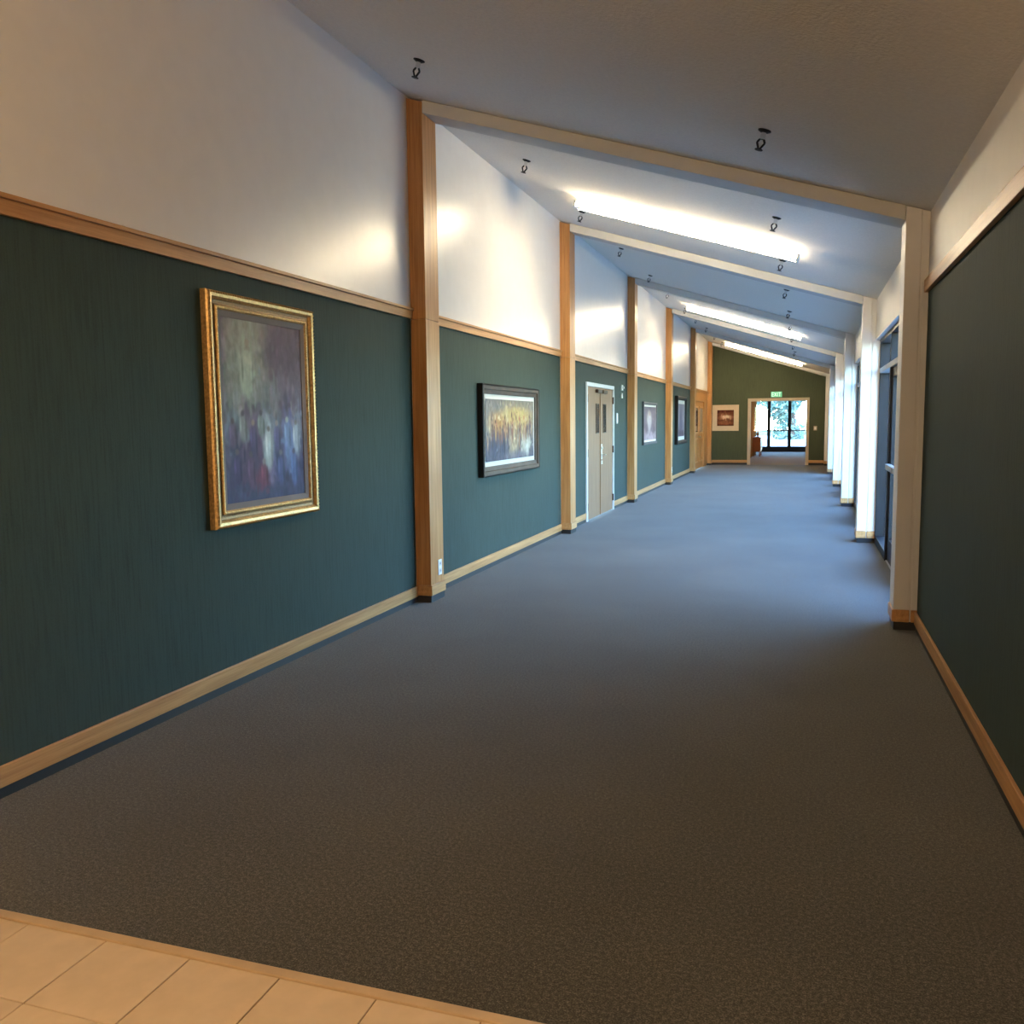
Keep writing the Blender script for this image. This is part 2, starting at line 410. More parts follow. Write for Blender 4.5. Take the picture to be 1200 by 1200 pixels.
# ================================================================== WINDOWS (right side, bays 2-6)
XG = 0.93
def window(n, a, b, doors):
    r = sgroup('window_%d' % n, (XG, a, 0))
    L = b-a; d0, d1 = -0.07, 0.05
    def V(y0, y1, z0, z1, nm='mullion', mt='dark_metal'):
        f = obj(nm, B(d0, d1, y0, y1, z0, z1, 0.003, 1), mt, r)
        return f
    cuts = [0.0, 1.42, 2.27, 3.12, L]
    V(0.003, 0.05, 0.0, HEAD-0.003, 'jamb'); V(L-0.05, L-0.003, 0.0, HEAD-0.003, 'jamb')
    V(0.05, L-0.05, HEAD-0.05, HEAD-0.003, 'head_rail'); V(0.05, L-0.05, 2.09, 2.15, 'transom_bar', 'grey_metal')
    for c in (cuts[1], cuts[3]): V(c-0.03, c+0.03, 0, 2.09, 'mullion'); V(c-0.03, c+0.03, 2.15, HEAD-0.05, 'mullion')
    spans = [(0.05, 1.39), (1.45, 2.26), (2.28, 3.09), (3.15, L-0.05)]
    for k, (y0, y1) in enumerate(spans):
        if k in (1, 2):
            # glass door leaf: stiles, rails, push bar, pane
            lf = obj('door_leaf', B(-0.045, 0.03, y0+0.004, y1-0.004, 0.01, 0.25, 0.003, 1), 'dark_metal', r)
            obj('stile', B(-0.045, 0.03, y0+0.004, y0+0.075, 0.25, 2.08, 0.003, 1), 'dark_metal', lf)
            obj('stile', B(-0.045, 0.03, y1-0.075, y1-0.004, 0.25, 2.08, 0.003, 1), 'dark_metal', lf)
            obj('top_rail', B(-0.045, 0.03, y0+0.075, y1-0.075, 1.98, 2.08, 0.003, 1), 'dark_metal', lf)
            obj('push_bar', B(-0.095, -0.045, y0+0.03, y1-0.03, 1.00, 1.06, 0.006), 'grey_metal', lf)
            obj('pane', B(0.015, 0.021, y0+0.075, y1-0.075, 0.25, 1.98), 'glass', lf)
        else:
            V(y0, y1, 0.0, 0.10, 'bottom_rail'); obj('pane', B(0.028, 0.034, y0, y1, 0.10, 2.09), 'glass', r)
            V(y0, y1, 1.0, 1.05, 'middle_rail', 'grey_metal') if k == 0 else None
    for (y0, y1) in ((0.05, 1.39), (1.45, 3.09), (3.15, L-0.05)):
        obj('transom_pane', B(0.028, 0.034, y0, y1, 2.15, HEAD-0.05), 'glass', r)
    obj('threshold', B(-0.06, 0.09, 1.42, 3.12, 0, 0.008, 0.002, 1), 'grey_metal', r)
for n in range(1, 5): window(n, PY(n)+PW, PY(n+1), n == 1)

# ================================================================== DOORS
def tan_double_door():
    y0, y1, h = D3
    r = sgroup('door_1', (XL, y0, 0)); W = y1-y0
    for a, b, z0, z1, nm in ((0, 0.06, 0, h-0.06, 'jamb'), (W-0.06, W, 0, h-0.06, 'jamb'), (0, W, h-0.06, h, 'head_casing')):
        obj(nm, B(-0.12, 0.022, a+0.001, b-0.001, z0, z1-0.001, 0.003), 'frame_white', r)
    mid = W/2
    for k, (a, b) in enumerate(((0.064, mid-0.002), (mid+0.002, W-0.064))):
        lf = obj('door_leaf', B(-0.045, 0.0, a, b, 0.012, h-0.064, 0.003), 'tan_door', r)
        va, vb = (b-0.33, b-0.12) if k == 0 else (a+0.20, a+0.41)
        for q in ((va-0.012, va, 1.352, 1.832), (vb, vb+0.012, 1.352, 1.832)):
            obj('lite_frame', B(0.0, 0.008, q[0], q[1], q[2], q[3], 0.002, 1), 'bronze', lf)
        for q in ((va, vb, 1.352, 1.366), (va, vb, 1.818, 1.832)):
            obj('lite_frame', B(0.0, 0.008, q[0], q[1], q[2], q[3], 0.002, 1), 'bronze', lf)
        obj('vision_pane', B(0.0, 0.004, va, vb, 1.366, 1.818), 'dark_glass', lf)
        obj('closer_body', B(0.0, 0.05, mid-0.36 if k == 0 else mid+0.06, mid-0.06 if k == 0 else mid+0.36, 2.00, 2.055, 0.008), 'bronze', lf)
        for z in (0.22, 1.06, 1.9):
            yh = a-0.012 if k == 0 else b-0.004
            obj('hinge', B(0.0, 0.026, yh, yh+0.016, z-0.06, z+0.06, 0.004), 'bronze', lf)
    act = obj('astragal', B(0.0, 0.012, mid-0.035, mid+0.012, 0.02, h-0.12, 0.003), 'tan_door', r)
    pl = obj('lever_plate', B(0.0, 0.01, mid+0.045, mid+0.115, 0.92, 1.17, 0.003), 'steel', r)
    bm = bmesh.new(); rod(bm, (0.008, mid+0.08, 1.0), (0.06, mid+0.08, 1.0), 0.012); rod(bm, (0.055, mid+0.07, 1.0), (0.055, mid+0.19, 0.995), 0.010)
    obj('lever', bm, 'steel', pl)
    bm = bmesh.new(); rod(bm, (0.008, mid+0.08, 1.11), (0.022, mid+0.08, 1.11), 0.02, 14); obj('lock_cylinder', bm, 'steel', pl)
    obj('pull_plate', B(0.0, 0.012, mid+0.06, mid+0.12, 0.84, 0.90, 0.004), 'steel', r)
tan_double_door()
def golden_double_door():
    y0, y1, h = D6
    r = sgroup('door_2', (XL, y0, 0)); W = y1-y0
    for a, b, z0, z1, nm in ((0, 0.14, 0, h-0.10, 'jamb'), (W-0.9, W, 0, h-0.10, 'side_panel'), (0, W, h-0.10, h, 'head_casing')):
        obj(nm, B(-0.12, 0.03, a+0.001, b-0.001, z0, z1-0.001, 0.004), 'oak_v', r)
    A, Bq = 0.144, W-0.904; mid = (A+Bq)/2
    for k, (a, b) in enumerate(((A, mid-0.002), (mid+0.002, Bq))):
        lf = obj('door_leaf', B(-0.045, -0.004, a, b, 0.012, h-0.104, 0.003), 'gold_door', r)
        fr = bmesh.new()
        for (p, q, z0, z1) in ((a+0.16, a+0.22, 1.12, 1.98), (b-0.22, b-0.16, 1.12, 1.98), (a+0.22, b-0.22, 1.92, 1.98), (a+0.22, b-0.22, 1.12, 1.18)):
            box(fr, -0.004, 0.014, p, q, z0, z1)
        obj('lite_frame', fr, 'oak_x', lf)
        obj('vision_pane', B(-0.004, 0.002, a+0.22, b-0.22, 1.18, 1.92), 'dark_glass', lf)
        fr = bmesh.new()
        for (p, q, z0, z1) in ((a+0.16, a+0.20, 0.22, 0.98), (b-0.20, b-0.16, 0.22, 0.98), (a+0.20, b-0.20, 0.94, 0.98), (a+0.20, b-0.20, 0.22, 0.26)):
            box(fr, -0.004, 0.010, p, q, z0, z1)
        obj('panel_moulding', fr, 'oak_v', lf)
        yk = b-0.06 if k == 0 else a+0.06
        bm = bmesh.new(); rod(bm, (-0.004, yk, 1.02), (0.045, yk, 1.02), 0.012); rod(bm, (0.04, yk, 1.02), (0.065, yk, 1.02), 0.028, 12)
        obj('knob', bm, 'steel', lf)
golden_double_door()

# ================================================================== CEILING LIGHTS, SPRINKLERS
ANG = math.atan(SL)
def on_ceiling(x, y, d=0.0): return (x, y, zc(x)-d)
lamp_lab = ['nearest and largest glowing fluorescent ceiling light, before the second beam',
            'middle glowing fluorescent ceiling light, before the fourth beam',
            'farthest glowing fluorescent ceiling light, before the olive end wall']
l0 = None
for k, i in enumerate((1, 3, 5)):
    loc = on_ceiling(-1.24, PY(i)+PW/2+SP/2+0.25, 0.001)
    if l0 is None:
        p = thing('ceiling_light', lamp_lab[0], 'ceiling light', loc, 0, 'fluorescent ceiling lights')
        p.rotation_euler = (0, ANG, 0)
        h = 1.22
        obj('housing', B(-h, h, -0.05, 0.05, -0.10, -0.05, 0.004, 1), 'enamel', p)
        for sx in (-0.8, 0.0, 0.8): obj('hanger', B(sx-0.02, sx+0.02, -0.02, 0.02, -0.05, 0.0, 0.003, 1), 'enamel', p)
        for sy_ in (-1, 1):
            bm = bmesh.new(); rod(bm, (-h+0.01, sy_*0.088, -0.080), (h-0.01, sy_*0.088, -0.080), 0.019, 12); obj('tube', bm, 'lens', p)
        for sx in (-1, 1):
            obj('lampholder', B(min(sx*(h-0.012), sx*(h+0.012)), max(sx*(h-0.012), sx*(h+0.012)), -0.112, 0.112, -0.11, -0.045, 0.006), 'enamel', p)
        l0 = p
    else: dup(l0, lamp_lab[k], loc)

ys = [3.35, 5.87, 8.37, 10.6, 13.0, 15.56, 17.72, 20.38, 22.5, 24.9, 27.3, 29.7]
s0 = None
bayname = {0: 'nearest bay', 1: 'bay with largest light', 2: 'unlit bay beyond second beam', 3: 'bay with middle light',
           4: 'unlit bay beyond fourth beam', 5: 'bay with farthest light'}
for row, x in (('left', -2.58), ('right', -0.27)):
    for k, y in enumerate(ys):
        bay, second = k//2, k % 2
        lab = 'chrome sprinkler, %s ceiling row, %s one in %s' % (row, 'farther' if second else 'nearer', bayname[bay])
        loc = on_ceiling(x, y, 0.0)
        if s0 is None:
            p = thing('ceiling_sprinkler', lab, 'sprinkler', loc, 0, 'sprinkler heads in two ceiling rows')
            eb = lathe([(0.002, 0.014), (0.036, 0.010), (0.034, -0.004), (0.018, -0.012), (0.002, -0.013)], 14)
            p.rotation_euler = (0, ANG, 0); p.scale = (1.2, 1.2, 1.2)
            obj('escutcheon', eb, 'dark_metal', p, True)
            bm = bmesh.new(); rod(bm, (0, 0, -0.008), (0, 0, -0.045), 0.014, 10); obj('nipple', bm, 'chrome', p)
            bm = bmesh.new()
            for s in (-1, 1):
                rod(bm, (s*0.010, 0, -0.045), (s*0.020, 0, -0.062), 0.006, 6); rod(bm, (s*0.020, 0, -0.062), (s*0.004, 0, -0.092), 0.006, 6)
            obj('yoke', bm, 'dark_metal', p)
            obj('deflector', lathe([(0.006, -0.090), (0.021, -0.095), (0.021, -0.099), (0.002, -0.100)], 12), 'dark_metal', p)
            s0 = p
        else: dup(s0, lab, loc)

# warm lighting of the tiled entry, behind and above the camera: a recessed downlight and a hanging globe
p = thing('recessed_downlight', 'warm recessed downlight over the beige entry tiles', 'ceiling light', on_ceiling(-2.0, 0.2, 0.0))
eb = lathe([(0.07, 0.0), (0.10, 0.0), (0.10, -0.008), (0.07, -0.012)], 20)
bmesh.ops.rotate(eb, verts=eb.verts, matrix=Matrix.Rotation(ANG, 3, 'Y'))
obj('trim_ring', eb, 'enamel', p)
li = bpy.data.lights.new('downlight_bulb', 'SPOT'); li.energy = FOYER*2.0; li.color = (1.0, 0.68, 0.36)
li.spot_size = math.radians(120); li.spot_blend = 0.9; li.shadow_soft_size = 0.08
lo = bpy.data.objects.new('downlight_bulb', li); COL.objects.link(lo); lo.parent = p; lo.location = (0, 0, -0.03)
p = thing('globe_pendant', 'glowing globe pendant hanging over the entry behind the camera', 'pendant light', on_ceiling(-1.3, -1.3, 0.002))
obj('canopy', lathe([(0.02, 0.03), (0.06, 0.03), (0.06, -0.03), (0.02, -0.04)], 16), 'enamel', p, True)
bm = bmesh.new(); rod(bm, (0, 0, -0.03), (0, 0, -0.56), 0.008); obj('stem', bm, 'steel', p)
gl = lathe([(0.16*math.sin(math.pi*q/12)+0.001, -0.70-0.16*math.cos(math.pi*(q/12+1))*-1) for q in range(13)], 20)
obj('globe', gl, emit('warm_globe', (1.0, 0.68, 0.38), FOYER*5.4), p, True)

# ================================================================== PICTURES
def moulding(w, h, prof):
    """mitred frame round a w x h opening: prof = [(outward from opening, proud of wall)], local x right, -y out, z up"""
    bm = bmesh.new(); rings = []
    for d, out in prof:
        rings.append([bm.verts.new((sx*(w/2+d), -out, h/2 + sz*(h/2+d))) for sx, sz in ((-1, -1), (1, -1), (1, 1), (-1, 1))])
    for a, b in zip(rings, rings[1:]):
        for i in range(4): bm.faces.new((a[i], a[(i+1) % 4], b[(i+1) % 4], b[i]))
    bmesh.ops.recalc_face_normals(bm, faces=bm.faces)
    return bm
def canvas(w, h, fn, nx, ny, y, parent, mat='print', name='canvas', z0=0.0):
    verts, faces = [], []
    for j in range(ny+1):
        for i in range(nx+1): verts.append((-w/2+w*i/nx, y, z0+h*j/ny))
    for j in range(ny):
        for i in range(nx):
            q = j*(nx+1)+i; faces.append((q, q+1, q+nx+2, q+nx+1))
    n0 = len(verts)
    verts += [(-w/2, y+0.006, z0), (w/2, y+0.006, z0), (w/2, y+0.006, z0+h), (-w/2, y+0.006, z0+h)]
    faces.append((n0+3, n0+2, n0+1, n0))
    me = bpy.data.meshes.new(name); me.from_pydata(verts, [], faces)
    at = me.color_attributes.new('Col', 'FLOAT_COLOR', 'POINT')
    U, V_ = np.meshgrid(np.arange(nx+1)/nx, np.arange(ny+1)/ny)
    c = np.ones(((nx+1)*(ny+1), 4)); c[:, :3] = np.clip(fn(U.ravel(), V_.ravel()), 0, 1)
    arr = np.ones((len(verts), 4)); arr[:len(c)] = c
    at.data.foreach_set('color', arr.astype(np.float32).ravel())
    me.materials.append(M[mat])
    o = bpy.data.objects.new(name, me); COL.objects.link(o); o.parent = parent; return o
def lin(c): return tuple((x/255/12.92 if x/255 <= 0.04045 else ((x/255+0.055)/1.055)**2.4) for x in c)
def painter(bgfn, blobs, dabs=0, seed=1, dsize=0.02, jit=0.25, asp=1.0, top=(), gain=1.0):
    B_ = [(u, v, su, sv, lin(c), a) for u, v, su, sv, c, a in blobs]
    def base(u, v):
        out = np.array([bgfn(0, float(q)) for q in np.linspace(0, 1, 65)])
        c = np.stack([np.interp(v, np.linspace(0, 1, 65), out[:, i]) for i in range(3)], 1)
        for bu, bv, su, sv, bc, a in B_:
            q = ((u-bu)/su)**2 + ((v-bv)/sv)**2
            k = (a*np.exp(-q*q*0.5))[:, None]; c = c + (np.array(bc)-c)*k
        return c
    def fn(u, v):
        c = base(u, v); r_ = np.random.RandomState(seed)
        if dabs:      # loose brush dabs over the blocked-in figures
            du, dv = r_.rand(dabs), r_.rand(dabs)
            dc = base(np.clip(du+r_.normal(0, 0.025, dabs), 0, 1), np.clip(dv+r_.normal(0, 0.035, dabs), 0, 1))*np.exp(r_.normal(0, jit, (dabs, 1)))*np.exp(r_.normal(0, jit*0.25, (dabs, 3)))
            for k in range(dabs):
                s1, s2 = dsize*r_.uniform(0.4, 1.2)*asp, dsize*r_.uniform(0.8, 2.6)
                m_ = (abs(u-du[k]) < 2*s1) & (abs(v-dv[k]) < 2*s2)
                q = ((u[m_]-du[k])/s1)**2 + ((v[m_]-dv[k])/s2)**2
                c[m_] += (dc[k]-c[m_])*(0.8*np.exp(-q*q))[:, None]
        for bu, bv, su, sv, bc, a in top:
            q = ((u-bu)/su)**2 + ((v-bv)/sv)**2
            c = c + (np.array(lin(bc))-c)*(a*np.exp(-q**3))[:, None]
        return c*gain
    return fn
def mixc(a, b, t): t = max(0, min(1, t)); return tuple(a[i]+(b[i]-a[i])*t for i in range(3))

def figures(rng, n, u0, u1, vbase, hgt, cols, heads, wd=0.03):
    out = []
    for k in range(n):
        u = u0 + (u1-u0)*(k+0.5)/n + rng.uniform(-0.02, 0.02); h = hgt*rng.uniform(0.8, 1.15); c = rng.choice(cols)
        out.append((u, vbase+h*0.35, wd*rng.uniform(0.8, 1.4), h*0.42, c, 0.75))
        out.append((u+rng.uniform(-.01, .01), vbase+h*0.85, wd*0.55, h*0.10, rng.choice(heads), 0.8))
        out.append((u+wd*0.8, vbase+h*0.4, wd*0.35, h*0.35, tuple(max(0, q-45) for q in c), 0.6))
    return out

# --- tall gilt-framed painting
rg = random.Random(3)
def bg1(u, v):
    top = lin((122, 100, 112)); mid = lin((112, 100, 118)); low = lin((66, 62, 98))
    return mixc(low, mid, v/0.45) if v < 0.45 else mixc(mid, top, (v-0.45)/0.4)
bl = [(0.30, 0.86, 0.22, 0.20, (160, 158, 140), 0.9), (0.22, 0.62, 0.17, 0.22, (140, 146, 132), 0.8), (0.75, 0.86, 0.25, 0.14, (86, 66, 84), 0.8),
      (0.45, 0.58, 0.2, 0.12, (128, 132, 126), 0.6), (0.28, 0.72, 0.06, 0.10, (176, 180, 160), 0.7), (0.30, 0.84, 0.03, 0.02, (120, 100, 88), 0.6)]
bl += figures(rg, 7, 0.05, 0.95, 0.28, 0.30, [(112, 110, 150), (92, 84, 124), (128, 140, 158), (100, 76, 112)], [(66, 62, 76), (140, 130, 132)], 0.055)
bl += figures(rg, 6, 0.02, 0.98, 0.10, 0.34, [(70, 66, 108), (86, 66, 98), (84, 96, 140), (64, 54, 92)], [(150, 146, 160), (90, 84, 96)], 0.065)
bl += [(0.52, 0.34, 0.06, 0.15, (176, 186, 192), 0.85), (0.80, 0.32, 0.07, 0.14, (120, 138, 186), 0.8), (0.93, 0.38, 0.04, 0.12, (176, 184, 200), 0.7),
       (0.42, 0.12, 0.10, 0.06, (112, 58, 78), 0.8), (0.55, 0.17, 0.05, 0.08, (132, 112, 142), 0.7), (0.5, 0.03, 0.6, 0.04, (74, 76, 104), 0.6)]
w1, h1 = 0.91, 1.14
p = thing('gilt_framed_painting', 'tall painting of a crowd in mauves and blues in ornate gold frame', 'painting', (XL, 4.725, 1.06), math.pi/2)
obj('frame', moulding(w1, h1, [(-0.004, 0.022), (0.0, 0.034), (0.008, 0.042), (0.016, 0.042), (0.022, 0.034), (0.022, 0.024), (0.052, 0.024), (0.052, 0.034), (0.066, 0.050), (0.082, 0.053), (0.094, 0.046), (0.100, 0.034), (0.100, 0.0)]), 'gold', p)
obj('inner_channel', moulding(w1, h1, [(0.021, 0.0245), (0.024, 0.029), (0.036, 0.027), (0.050, 0.030), (0.053, 0.0245)]), 'gold_dark', p)  # channel in a darker brown gold than the frame
obj('liner', moulding(w1-0.07, h1-0.07, [(0.0, 0.018), (0.0, 0.024), (0.036, 0.032)]), 'linen', p).location = (0, 0, 0.035)
bd = bmesh.new()
for rim, dd, rr in ((0.088, 0.050, 0.0085), (0.012, 0.041, 0.006)):
    W_, H_ = w1/2+rim, h1/2+rim
    nx_, nz_ = int(2*W_/(rr*2.6)), int(2*H_/(rr*2.6))
    spots = [(-W_+2*W_*k/nx_, s*H_) for k in range(nx_+1) for s in (-1, 1)] + [(s*W_, -H_+2*H_*k/nz_) for k in range(1, nz_) for s in (-1, 1)]
    for (x, z) in spots:
        top = bd.verts.new((x, -dd-rr*0.9, h1/2+z)); ring = [bd.verts.new((x+rr*math.cos(t_), -dd+0.001, h1/2+z+rr*math.sin(t_))) for t_ in (0.4, 1.97, 3.54, 5.11)]
        for q in range(4): bd.faces.new((top, ring[q], ring[(q+1) % 4]))
bmesh.ops.recalc_face_normals(bd, faces=bd.faces)
bo = obj('beading', bd, 'gold', p); bo['kind'] = 'stuff'
tp = [(0.30, 0.80, 0.05, 0.045, (186, 186, 166), 0.7), (0.30, 0.88, 0.028, 0.022, (150, 130, 112), 0.7), (0.28, 0.68, 0.07, 0.10, (176, 180, 162), 0.6), (0.24, 0.72, 0.012, 0.06, (96, 100, 92), 0.7), (0.36, 0.70, 0.012, 0.07, (104, 106, 100), 0.6)]
for k, (u_, v_, h_, c1, c2) in enumerate([(0.10, 0.40, 0.13, (104, 84, 112), (82, 66, 70)), (0.22, 0.44, 0.14, (136, 140, 138), (70, 64, 72)), (0.34, 0.38, 0.16, (84, 74, 112), (150, 130, 124)), (0.44, 0.45, 0.12, (128, 138, 132), (72, 66, 70)),
        (0.53, 0.33, 0.20, (196, 204, 206), (110, 96, 92)), (0.64, 0.38, 0.15, (94, 88, 130), (160, 146, 142)), (0.78, 0.40, 0.15, (132, 150, 190), (170, 176, 172)), (0.90, 0.38, 0.16, (178, 188, 204), (120, 108, 106)),
        (0.14, 0.22, 0.16, (78, 66, 104), (104, 92, 100)), (0.30, 0.20, 0.17, (100, 74, 104), (86, 76, 84)), (0.46, 0.17, 0.13, (120, 66, 86), (140, 126, 130)), (0.68, 0.20, 0.17, (84, 92, 136), (120, 116, 128)), (0.86, 0.20, 0.18, (92, 112, 166), (86, 80, 98))]):
    tp += [(u_, v_-h_*0.25, 0.045, h_*0.55, c1, 0.75), (u_+0.035, v_-h_*0.3, 0.014, h_*0.45, tuple(int(q*0.62) for q in c1), 0.7), (u_-0.03, v_-h_*0.1, 0.012, h_*0.3, tuple(min(235, int(q*1.3)) for q in c1), 0.6), (u_, v_+h_*0.36, 0.022, 0.018, c2, 0.85)]
canvas(w1-0.07, h1-0.07, painter(bg1, bl, 600, 5, 0.020, 0.18, 1.3, tp, 1.15), 120, 160, -0.019, p, z0=0.035)
obj('backing', B(-w1/2-0.05, w1/2+0.05, -0.012, -0.001, -0.05, h1+0.05), 'bronze', p)

# --- wide crowd painting with a white mat
rg = random.Random(11)
def bg2(u, v):
    g = lin((146, 142, 136)); lo_ = lin((84, 86, 104)); hi = lin((126, 122, 122))
    return mixc(lo_, g, v/0.5) if v < 0.5 else mixc(g, hi, (v-0.5)/0.5)
bl = [(0.62, 0.72, 0.30, 0.16, (226, 190, 110), 0.85), (0.22, 0.62, 0.16, 0.14, (206, 160, 92), 0.8), (0.52, 0.28, 0.10, 0.22, (214, 190, 146), 0.8),
      (0.22, 0.22, 0.24, 0.20, (82, 84, 106), 0.85), (0.10, 0.70, 0.05, 0.20, (150, 132, 120), 0.6), (0.40, 0.62, 0.025, 0.28, (232, 206, 150), 0.9), (0.08, 0.55, 0.02, 0.18, (226, 196, 150), 0.7)]
bl += figures(rg, 11, 0.08, 0.95, 0.36, 0.42, [(196, 140, 84), (150, 96, 74), (206, 170, 110), (120, 88, 80), (180, 110, 86)], [(90, 62, 52), (232, 206, 160), (190, 90, 66)], 0.022)
bl += figures(rg, 9, 0.03, 0.42, 0.06, 0.45, [(78, 80, 108), (96, 96, 116), (64, 66, 92)], [(170, 150, 140), (120, 84, 76)], 0.028)
bl += figures(rg, 5, 0.62, 0.97, 0.10, 0.45, [(120, 90, 84), (214, 208, 190), (90, 84, 96)], [(110, 72, 60), (220, 190, 150)], 0.026)
bl += [(0.84, 0.16, 0.035, 0.12, (226, 224, 214), 0.9), (0.90, 0.26, 0.025, 0.10, (220, 216, 200), 0.8), (0.60, 0.06, 0.22, 0.06, (120, 116, 132), 0.7), (0.70, 0.95, 0.4, 0.05, (150, 136, 116), 0.7)]
rg2 = random.Random(31); tp2 = []
for k in range(26):
    u_ = 0.03+0.94*(k+0.5)/26+rg2.uniform(-.01, .01); v_ = rg2.uniform(0.34, 0.62); h_ = rg2.uniform(0.20, 0.32); c1 = rg2.choice([(120, 84, 66), (84, 72, 78), (206, 176, 120), (150, 96, 78), (74, 74, 92), (190, 150, 110)])
    tp2 += [(u_, v_-h_*0.3, 0.013, h_*0.5, c1, 0.75), (u_, v_+h_*0.27, 0.007, 0.03, rg2.choice([(70, 50, 44), (196, 158, 124), (110, 76, 60)]), 0.85)]
w2, h2 = 1.72, 0.66
p = thing('wide_framed_painting', 'wide painting of a golden crowd, white mat and dark brown frame', 'painting', (XL, 9.52, 1.135), math.pi/2)
fr2 = [(0.0, 0.028), (0.0, 0.038), (0.045, 0.046), (0.050, 0.058), (0.095, 0.062), (0.100, 0.055), (0.100, 0.0)]
obj('frame', moulding(w2+0.10, h2+0.10, fr2), 'bronze', p).location = (0, 0, -0.05)
obj('outer_edge', moulding(w2+0.10, h2+0.10, [(0.084, 0.0625), (0.092, 0.067), (0.103, 0.060), (0.103, 0.001)]), 'black', p).location = (0, 0, -0.05)
obj('mat_board', B(-w2/2-0.052, w2/2+0.052, -0.024, -0.018, -0.052, h2+0.052), 'mat_white', p)
obj('backing', B(-w2/2-0.14, w2/2+0.14, -0.016, -0.001, -0.14, h2+0.14), 'black', p)
canvas(w2, h2, painter(bg2, bl, 600, 6, 0.018, 0.30, 0.5, tp2, 0.62), 200, 90, -0.0315, p)

# --- fourth bay: pale pink picture
def bg3(u, v): return mixc(lin((150, 132, 140)), lin((128, 116, 128)), v)
bl = [(0.42, 0.62, 0.16, 0.20, (226, 216, 214), 0.9), (0.44, 0.42, 0.10, 0.16, (214, 204, 206), 0.8), (0.45, 0.78, 0.06, 0.05, (200, 170, 156), 0.8),
      (0.5, 0.10, 0.5, 0.12, (208, 186, 196), 0.8), (0.75, 0.3, 0.14, 0.12, (110, 92, 108), 0.6), (0.15, 0.35, 0.12, 0.14, (116, 100, 112), 0.6), (0.5, 0.95, 0.5, 0.06, (104, 98, 110), 0.7)]
w3, h3 = 1.52, 0.78
p = thing('pale_framed_picture', 'rosy picture with a pale central figure in thin dark grey frame', 'picture', (XL, 19.08, 1.10), math.pi/2)
fr3 = [(0.0, 0.022), (0.0, 0.030), (0.012, 0.040), (0.045, 0.042), (0.060, 0.036), (0.060, 0.0)]
obj('frame', moulding(w3+0.12, h3, fr3), 'silver', p)
obj('mat_board', B(-w3/2-0.062, w3/2+0.062, -0.018, -0.012, -0.002, h3+0.002), 'mat_white', p)
obj('backing', B(-w3/2-0.11, w3/2+0.11, -0.010, -0.001, -0.05, h3+0.05), 'black', p)
canvas(w3, h3-0.08, painter(bg3, bl, 120, 7, 0.04, 0.15, 1.0, (), 0.55), 60, 40, -0.0255, p, 'print_matte', z0=0.04)

# --- fifth bay: mauve picture in deep black frame
def bg4(u, v): return mixc(lin((132, 120, 138)), lin((168, 158, 172)), v)
bl = [(0.5, 0.5, 0.16, 0.36, (112, 104, 126), 0.7), (0.2, 0.6, 0.10, 0.3, (190, 180, 190), 0.7), (0.8, 0.6, 0.1, 0.3, (184, 174, 184), 0.6), (0.5, 0.1, 0.5, 0.07, (96, 84, 100), 0.8)]
w4, h4 = 1.45, 0.86
p = thing('black_framed_picture', 'mauve picture with pale mat in deep black frame, left of the golden doors', 'picture', (XL, 23.98, 1.12), math.pi/2)
obj('frame', moulding(w4+0.2, h4+0.2, [(0.0, 0.03), (0.0, 0.06), (0.03, 0.085), (0.085, 0.085), (0.10, 0.07), (0.10, 0.0)]), 'black', p).location = (0, 0, -0.1)
obj('mat_board', B(-w4/2-0.102, w4/2+0.102, -0.028, -0.020, -0.102, h4+0.102), 'mat_white', p)
obj('backing', B(-w4/2-0.18, w4/2+0.18, -0.018, -0.001, -0.18, h4+0.18), 'black', p)
canvas(w4, h4, painter(bg4, bl, 60, 9, 0.04, 0.15, 1.0, (), 0.5), 50, 30, -0.0355, p, 'print_matte')

# --- end wall: sepia print with a wide cream mat
def bg5(u, v): return mixc(lin((70, 36, 24)), lin((96, 52, 34)), v)
bl = [(0.5, 0.5, 0.36, 0.20, (150, 104, 76), 0.8), (0.55, 0.56, 0.22, 0.09, (224, 200, 176), 0.9), (0.5, 0.35, 0.30, 0.05, (70, 34, 24), 0.8), (0.5, 0.18, 0.4, 0.10, (142, 88, 62), 0.7),
      (0.5, 0.92, 0.5, 0.06, (64, 22, 18), 0.8), (0.40, 0.75, 0.2, 0.06, (140, 96, 70), 0.6)]
p = thing('cream_matted_print', 'brown print in wide cream mat on the olive end wall', 'picture', (-2.58, YE, 1.21), 0)
obj('frame', moulding(0.80, 0.80, [(0.0, 0.02), (0.0, 0.03), (0.02, 0.034), (0.045, 0.03), (0.045, 0.0)]), 'mat_cream', p)
obj('mat_board', B(-0.402, 0.402, -0.018, -0.010, -0.002, 0.802), 'mat_cream', p)
obj('backing', B(-0.43, 0.43, -0.009, -0.001, -0.03, 0.83), 'bronze', p)
canvas(0.56, 0.54, painter(bg5, bl, 80, 8, 0.05, 0.25), 40, 40, -0.0255, p, 'print_matte', z0=0.13)

